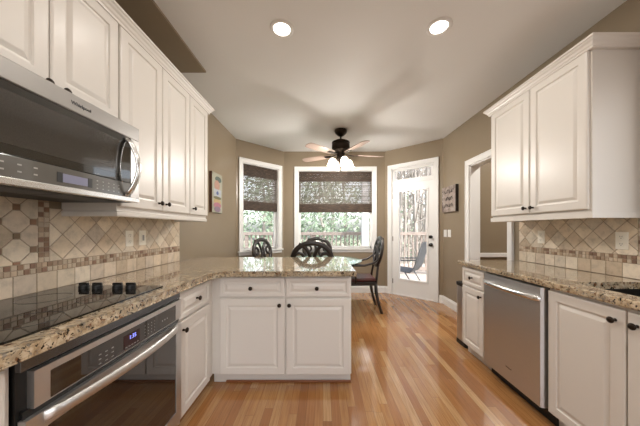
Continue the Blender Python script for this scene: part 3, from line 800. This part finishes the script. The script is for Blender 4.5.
sg = thing('wooden_sign', 'square rustic plank sign with dark script on the tan wall', 'sign', (XR, 3.885, 1.70))
b = bmesh.new()
for k in range(4): box(b, -.045, -.022, -.205, .205, -.20+k*.1005, -.20+k*.1005+.098, .002)
link('planks', b, SIGNWOOD, sg)
link('backing_frame', BX(-.044, 0, -.213, -.203, -.20, .20), DWOOD, sg)
rs = random.Random(5); b = bmesh.new()
for row, (z, y0, y1) in enumerate(((.12, .13, -.15), (.01, .10, -.12), (-.10, .12, -.14))):
    n = 46; amp = .024
    P = []
    for i in range(n):
        t = i/(n-1); P.append((-.0462, y0+(y1-y0)*t+.012*math.sin(t*30), z+amp*math.sin(t*41+row)*(1.0 if rs.random() > .2 else 1.5)))
    tube(b, P, .0045, 5, up=(1, 0, 0), flat=(1, .35))
for k in range(6): tube(b, [(-.0462, .165+.006*(k % 2), .16-.06*k), (-.0462, .185, .135-.06*k), (-.0462, .165, .115-.06*k)], .005, 5, up=(1, 0, 0), flat=(1, .35))
link('script_lettering', b, INK, sg)

# ------------------------------------------------------------------ recessed ceiling lights
def can(x, y, label, z=HC, k=1):
    r = thing('recessed_light', label, 'ceiling light', (x, y, z), 0, 'recessed ceiling lights')
    link('trim_ring', lathe(bmesh.new(), [(.062, -.001), (.064, -.006), (.080, -.007), (.088, -.003), (.089, 0)], seg=28), TRIM, r, smooth=True)
    link('lit_lens', lathe(bmesh.new(), [(.0615, -.0005), (.0615, -.004), (.04, -.0065), (.002, -.0075)], seg=28), LENS, r, smooth=True)
    d = bpy.data.lights.new('recessed_lamp', 'AREA'); d.shape = 'DISK'; d.size = .11; d.energy = CAN*k; d.color = (1, .95, .88)
    o = bpy.data.objects.new('recessed_lamp', d); C.objects.link(o); o.parent = r; o.location = (0, 0, -.012)
can(-.309, 1.874, 'left lit recessed light in the kitchen ceiling')
can(.864, 1.855, 'right lit recessed light in the kitchen ceiling')
can(-.309, .45, 'left recessed light nearer the camera')
can(.864, .45, 'right recessed light nearer the camera')
can(-.309, -1.2, 'left recessed light at the back of the kitchen')
can(.864, -1.2, 'right recessed light at the back of the kitchen')
can(2.8, 2.6, 'unseen recessed light added to brighten the hall beyond the cased opening', k=5)  # out-of-view can, added only to light the hall

# ------------------------------------------------------------------ ceiling fan
fx, fy = .27, 3.785
fan = thing('ceiling_fan', 'bronze ceiling fan with five wooden blades and a lit lamp cluster', 'ceiling fan', (fx, fy, HC))
def fl(name, bm, m, p=fan, **k): return link(name, bm, m, p, **k)
fl('canopy', lathe(bmesh.new(), [(.092, 0), (.096, -.02), (.085, -.05), (.050, -.085), (.022, -.10)], seg=24), KNOB, smooth=True)
fl('downrod', lathe(bmesh.new(), [(.014, -.09), (.014, -.14), (.030, -.15), (.040, -.165)], seg=14), KNOB, smooth=True)
fl('motor_housing', lathe(bmesh.new(), [(.04, -.155), (.09, -.165), (.132, -.185), (.138, -.20), (.130, -.212), (.136, -.225), (.136, -.285), (.124, -.298), (.128, -.31), (.11, -.33), (.07, -.345), (.06, -.36), (.06, -.39), (.05, -.42)], seg=32), KNOB, smooth=True, auto=50)
ZBL = -.378
for k, ang in enumerate((8, -64, 224, 152, 80)):
    a = math.radians(ang)
    R = Matrix.Rotation(a, 4, 'Z') @ Matrix.Rotation(math.radians(11), 4, 'X')
    outline = [(.17, -.045), (.20, -.052), (.45, -.066), (.60, -.069), (.655, -.060), (.675, -.03), (.678, 0), (.675, .03), (.655, .060), (.60, .069), (.45, .066), (.20, .052), (.17, .045)]
    b = prism(bmesh.new(), outline, -.0035, .0035, .0015); bmesh.ops.transform(b, matrix=Matrix.Translation((0, 0, ZBL)) @ R, verts=b.verts)
    bl = fl('fan_blade', b, BLADE)
    b = bmesh.new(); tube(b, [(.05, 0, .02), (.10, 0, .005), (.15, 0, -.006), (.20, 0, -.008)], [.012, .010, .010, .012], 8, flat=(1.6, .6)); box(b, .16, .27, -.028, .028, -.010, -.0038, .002)
    bmesh.ops.transform(b, matrix=Matrix.Translation((0, 0, ZBL)) @ R, verts=b.verts); link('blade_arm', b, KNOB, bl, smooth=True, auto=40)
fl('light_hub', lathe(bmesh.new(), [(.05, -.41), (.065, -.42), (.067, -.44), (.05, -.47), (.03, -.50), (.02, -.57), (.024, -.60), (.004, -.63)], seg=20), KNOB, smooth=True)
for k in range(4):
    a = math.radians(20+90*k); d = Vector((math.cos(a), math.sin(a), 0))
    b = tube(bmesh.new(), [d*.04+Vector((0, 0, -.44)), d*.09+Vector((0, 0, -.43)), d*.12+Vector((0, 0, -.45))], .009, 8)
    arm = fl('lamp_arm', b, KNOB, smooth=True)
    b = lathe(bmesh.new(), [(.022, .0), (.042, -.012), (.056, -.04), (.062, -.085), (.068, -.125), (.064, -.128), (.05, -.07), (.02, -.02)], seg=18)
    bmesh.ops.transform(b, matrix=Matrix.Translation(d*.122+Vector((0, 0, -.445))) @ Matrix.Rotation(math.radians(14), 4, Vector((d.y, -d.x, 0))), verts=b.verts)
    link('glass_shade', b, BULBM, arm, smooth=True)
    ld = bpy.data.lights.new('fan_bulb', 'POINT'); ld.energy = BULB; ld.color = (1, .95, .89); ld.shadow_soft_size = .035
    o = bpy.data.objects.new('fan_bulb', ld); C.objects.link(o); o.parent = arm; o.location = d*.165+Vector((0, 0, -.60))
for dx in (-.015, .02): fl('pull_chain', tube(bmesh.new(), [(dx, -.02, -.58), (dx, -.02, -.74)], .0015, 5), KNOB)

# ------------------------------------------------------------------ dining set
TX, TY = -.10, 3.90
tb = thing('dining_table', 'round glass-top dining table with dark pedestal in the bay', 'table', (TX, TY, 0))
link('glass_top', lathe(bmesh.new(), [(.55, .742), (.690, .742), (.700, .746), (.700, .752), (.692, .756), (.55, .756)], seg=56), TGLASS, tb, smooth=True, auto=30)
b = lathe(bmesh.new(), [(.27, .02), (.28, .05), (.12, .09), (.075, .16), (.11, .30), (.13, .38), (.08, .48), (.07, .55), (.16, .66), (.30, .715), (.30, .735), (.02, .741)], seg=28)
link('pedestal', b, DWOOD, tb, smooth=True, auto=50)
for k in range(4):
    a = PI/4+k*PI/2; d = Vector((math.cos(a), math.sin(a), 0))
    link('foot', tube(bmesh.new(), [d*.18+Vector((0, 0, .09)), d*.30+Vector((0, 0, .06)), d*.38+Vector((0, 0, .025))], [.035, .03, .025], 8), DWOOD, tb, smooth=True)

def chair(label, arms):
    r = thing('dining_chair', label, 'chair', group='black dining chairs around the glass table')
    b = bmesh.new(); prism(b, [(-.25, -.23), (.25, -.23), (.215, .22), (-.215, .22)], .395, .445, .006); link('seat_frame', b, DWOOD, r)
    b = bmesh.new(); prism(b, [(-.24, -.225), (.24, -.225), (.205, .20), (-.205, .20)], .446, .495, .02); link('seat_cushion', b, LEATHER, r, smooth=True, auto=60)
    for s in (-1, 1):
        link('leg', tube(bmesh.new(), [(s*.215, -.195, .40), (s*.225, -.215, .32), (s*.215, -.195, .15), (s*.21, -.20, .03), (s*.215, -.205, 0)], [.030, .034, .022, .018, .024], 9), DWOOD, r, smooth=True)
        link('leg', tube(bmesh.new(), [(s*.195, .20, .42), (s*.197, .205, .30), (s*.205, .235, .15), (s*.215, .285, 0)], [.026, .025, .022, .020], 9), DWOOD, r, smooth=True)
    cz, rx, rz = .860, .243, .200
    def Y(z): return .20+max(0, z-.42)*.17+ .0
    bk = bmesh.new()
    tube(bk, [(rx*math.cos(t), Y(cz+rz*math.sin(t)), cz+rz*math.sin(t)) for t in [2*PI*i/40 for i in range(40)]], .033, 8, True, flat=(.7, 1))
    back = link('backrest', bk, DWOOD, r, smooth=True)
    for s in (-1, 1):
        b = bmesh.new()
        P = []
        for i in range(17):
            t = math.radians(-78+156*i/16); P.append((s*(.205-.178*math.cos(t)), 0, cz+.19*math.sin(t)*1.0))
        tube(b, [(x, Y(z), z) for x, _, z in P], .025, 8, flat=(.75, 1))
        link('back_scroll', b, DWOOD, back, smooth=True)
        b = bmesh.new()
        tube(b, [(s*(.165+.055*math.cos(t)), Y(cz+.055*math.sin(t)+.02), cz+.055*math.sin(t)+.02) for t in [2*PI*i/18 for i in range(18)]], .020, 6, True)
        link('back_curl', b, DWOOD, back, smooth=True)
        link('back_post', tube(bmesh.new(), [(s*.195, .20, .41), (s*.185, Y(.55), .55), (s*.155, Y(.66), .66), (s*.14, Y(.715), .715)], [.021, .018, .017, .016], 8), DWOOD, r, smooth=True)
    if arms:
        for s in (-1, 1):
            link('armrest', tube(bmesh.new(), [(s*.225, Y(.82), .80), (s*.262, .16, .72), (s*.272, .02, .685), (s*.270, -.12, .690), (s*.262, -.17, .672), (s*.25, -.15, .60), (s*.245, -.10, .52), (s*.235, -.10, .43)], [.013, .015, .017, .020, .018, .015, .015, .017], 8), DWOOD, r, smooth=True)
    return r
c2 = chair('black oval-back dining chair nearest the peninsula, its back to the counter', False)
c2.location = (-.13, 3.10-.02+.30-.24+.2, 0); c2.rotation_euler = (0, 0, PI)      # back towards the camera
c2.location = (-.135, 3.40, 0)
c3 = copy_tree(c2); c3['label'] = 'black oval-back dining chair on the window side, facing the kitchen'; c3.location = (-.105, 4.28, 0); c3.rotation_euler = (0, 0, 0)
c1 = copy_tree(c2); c1['label'] = 'black oval-back dining chair left of the table before the narrow window'; c1.location = (-.74, 4.02, 0); c1.rotation_euler = (0, 0, math.radians(70))
c4 = chair('black dining armchair with burgundy seat right of the table, seen from the side', True)
c4.scale = (1, 1, 1.035); c4.location = (.575, 3.85, 0); c4.rotation_euler = (0, 0, math.radians(-90))

# ------------------------------------------------------------------ outdoors
b = bmesh.new()
for k in range(34): box(b, -4.5, 5.5, 4.99+k*.14, 4.99+k*.14+.133, -.15, -.12)
struct('deck_floor', b, DECKWOOD)
struct('outdoor_ground', BX(-40, 40, 9.6, 60, -1.6, -1.5), GROUND)
RY = 7.5
rl = thing('deck_railing', 'brown wooden deck railing outside the bay windows and door', 'railing', (.5, RY, -.12))
def rlk(n, bm, m): return link(n, shift(bm, rl.location), m, rl)
rlk('top_rail', BX(-4.4, 5.4, RY-.07, RY+.07, 1.05, 1.14, bev=.005), RAILWOOD)
rlk('bottom_rail', BX(-4.4, 5.4, RY-.02, RY+.02, .0, .09), RAILWOOD)
b = bmesh.new()
for k in range(76): box(b, -4.35+k*.128, -4.35+k*.128+.035, RY-.018, RY+.018, -.02, 1.05)
rlk('balusters', b, RAILWOOD)
for x in (-4.3, -2.3, -.3, 3.2, 5.2): rlk('rail_post', BX(x-.045, x+.045, RY-.045, RY+.045, -.12, 1.05), RAILWOOD)
# porch post and screen frame
pp = thing('porch_post', 'white square porch post outside the right of the center window', 'post', (1.18, 7.0, -.12))
link('shaft', BX(-.09, .09, -.09, .09, 0, 3.2, bev=.004), PORCH, pp); link('base_block', BX(-.11, .11, -.11, .11, 0, .2, bev=.004), PORCH, pp); link('cap', BX(-.12, .12, -.12, .12, 3.05, 3.2, bev=.004), PORCH, pp)
pp2 = copy_tree(pp); pp2.location = (1.47, 7.0, -.12); pp2['label'] = 'white square porch post farther right, partly behind the window casing'
# patio chair seen through the door
pc = thing('patio_chair', 'grey-blue mesh patio chair on the deck behind the glass door', 'chair', (1.95, 5.75, -.12), math.radians(232))
F = [(-.27, -.30, .42), (-.27, .18, .40), (-.27, .42, 1.02)]
for s in (-1, 1):
    link('side_frame', tube(bmesh.new(), [(s*.27, -.33, .0), (s*.28, -.30, .40), (s*.27, -.27, .43), (s*.27, .15, .40), (s*.27, .24, .52), (s*.27, .42, 1.08)], .016, 8), GREYM, pc, smooth=True)
    link('rear_leg', tube(bmesh.new(), [(s*.27, .02, .42), (s*.27, .30, .0)], .015, 8), GREYM, pc, smooth=True)
    link('armrest', tube(bmesh.new(), [(s*.28, -.30, .42), (s*.29, -.28, .64), (s*.29, .0, .66), (s*.28, .30, .68)], .016, 8), GREYM, pc, smooth=True)
b = bmesh.new()
prism(b, [(-.28, .425), (.15, .395), (.24, .52), (.42, 1.07), (.405, 1.075), (.225, .53), (.14, .41), (-.28, .437)], -.26, .26, axis='x'); link('sling', b, SLING, pc)

def tree(i, x, y, h, bare, label, mleaf):
    r = thing('tree', label, 'tree', (x, y, -1.5), 0, 'bare woods beyond the deck' if 'woods' in label else 'leafy trees beyond the deck' if not bare else 'bare trees beyond the deck')
    rg = random.Random(100+i); b = bmesh.new(); tr = h*.006+.035 if bare else h*.013+.05
    bend = [(rg.uniform(-.25, .25)*k/5, rg.uniform(-.2, .2)*k/5, h*k/6) for k in range(7)]
    tube(b, bend, [tr*(1-.13*k) for k in range(7)], 7)
    tips = []
    for k in range(24 if bare else 10):
        t = rg.uniform(.2, .98); j = min(5, int(t*6)); p = Vector(bend[j])
        a = rg.uniform(0, 2*PI); L = h*rg.uniform(.10, .24); d = Vector((math.cos(a), math.sin(a), rg.uniform(.5, 1.3))).normalized()
        q = p+d*L*.6; e = q+Vector((d.x*.5, d.y*.5, 1)).normalized()*L*.5
        tube(b, [p, q, e], [tr*.35, tr*.2, tr*.06], 5); tips += [q, e]
    link('trunk', b, BARK, r)
    if not bare:
        b = bmesh.new()
        for k in range(1500):
            z = rg.uniform(.06, 1.0)*h; rad = h*.30*math.sqrt(max(.05, 1-((z/h-.4)/.65)**2)); a = rg.uniform(0, 2*PI); rr = rad*math.sqrt(rg.random())
            c = Vector((rr*math.cos(a), rr*math.sin(a), z)); s = rg.uniform(.05, .12)
            u = Vector((rg.uniform(-1, 1), rg.uniform(-1, 1), rg.uniform(-1, 1))).normalized(); v = u.orthogonal().normalized()
            w = u.cross(v)
            vs = [bm_v for bm_v in (b.verts.new(c+v*s), b.verts.new(c+w*s*.55), b.verts.new(c-v*s), b.verts.new(c-w*s*.55+u*s*.2))]
            b.faces.new(vs)
        link('foliage', b, mleaf, r)
ti = 0
BARE = []
rb = random.Random(21)
for k in range(16):
    y = 12+k*.9; x = y*(.33+.13*((k*.618) % 1))
    BARE.append((x, y, 9+rb.random()*4, 1, 0, 'slender bare tree in the woods seen through the glass door'))
for x, y, h, bare, mt, lb in (
    (-4.6, 13.5, 7, 0, 0, 'pale leafy tree seen through the left of the narrow window'),
    (-2.7, 11.8, 5.5, 0, 1, 'leafy green tree seen between the two windows'),
    (-3.6, 17, 9, 0, 0, 'tall leafy tree far behind the narrow window'),
    (-1.4, 12.6, 6, 0, 0, 'pale leafy tree behind the left of the center window'),
    (.0, 11.6, 5, 0, 1, 'green leafy tree behind the middle of the center window'),
    (1.2, 12.8, 6, 0, 0, 'pale leafy tree behind the center window, right of the middle one'),
    (.6, 17, 9, 0, 0, 'tall leafy tree far behind the center window'),
    (-1.8, 18, 9, 0, 1, 'tall dark leafy tree far behind the center window'),
    (2.9, 13, 6, 0, 0, 'leafy tree behind the right edge of the center window'),
    (3.1, 10.8, 9, 1, 0, 'bare tree seen through the left of the door glass'),
    (3.7, 11.9, 10, 1, 0, 'bare tree seen through the middle of the door glass'),
    (4.1, 11.0, 9, 1, 0, 'bare tree seen through the right of the door glass'),
    (4.9, 13.5, 11, 1, 0, 'slender bare tree farther behind the door glass'),
    (4.6, 15.5, 12, 1, 0, 'tall bare tree farther behind the door glass'),
    (5.6, 15.0, 12, 1, 0, 'tall bare tree farthest right behind the door glass'),
    (5.2, 19, 13, 1, 0, 'distant bare tree behind the door glass'),
    (6.6, 20, 13, 1, 0, 'most distant bare tree behind the door glass')) + tuple(BARE):
    tree(ti, x, y, h, bare, lb, (LEAFA, LEAFB)[mt]); ti += 1
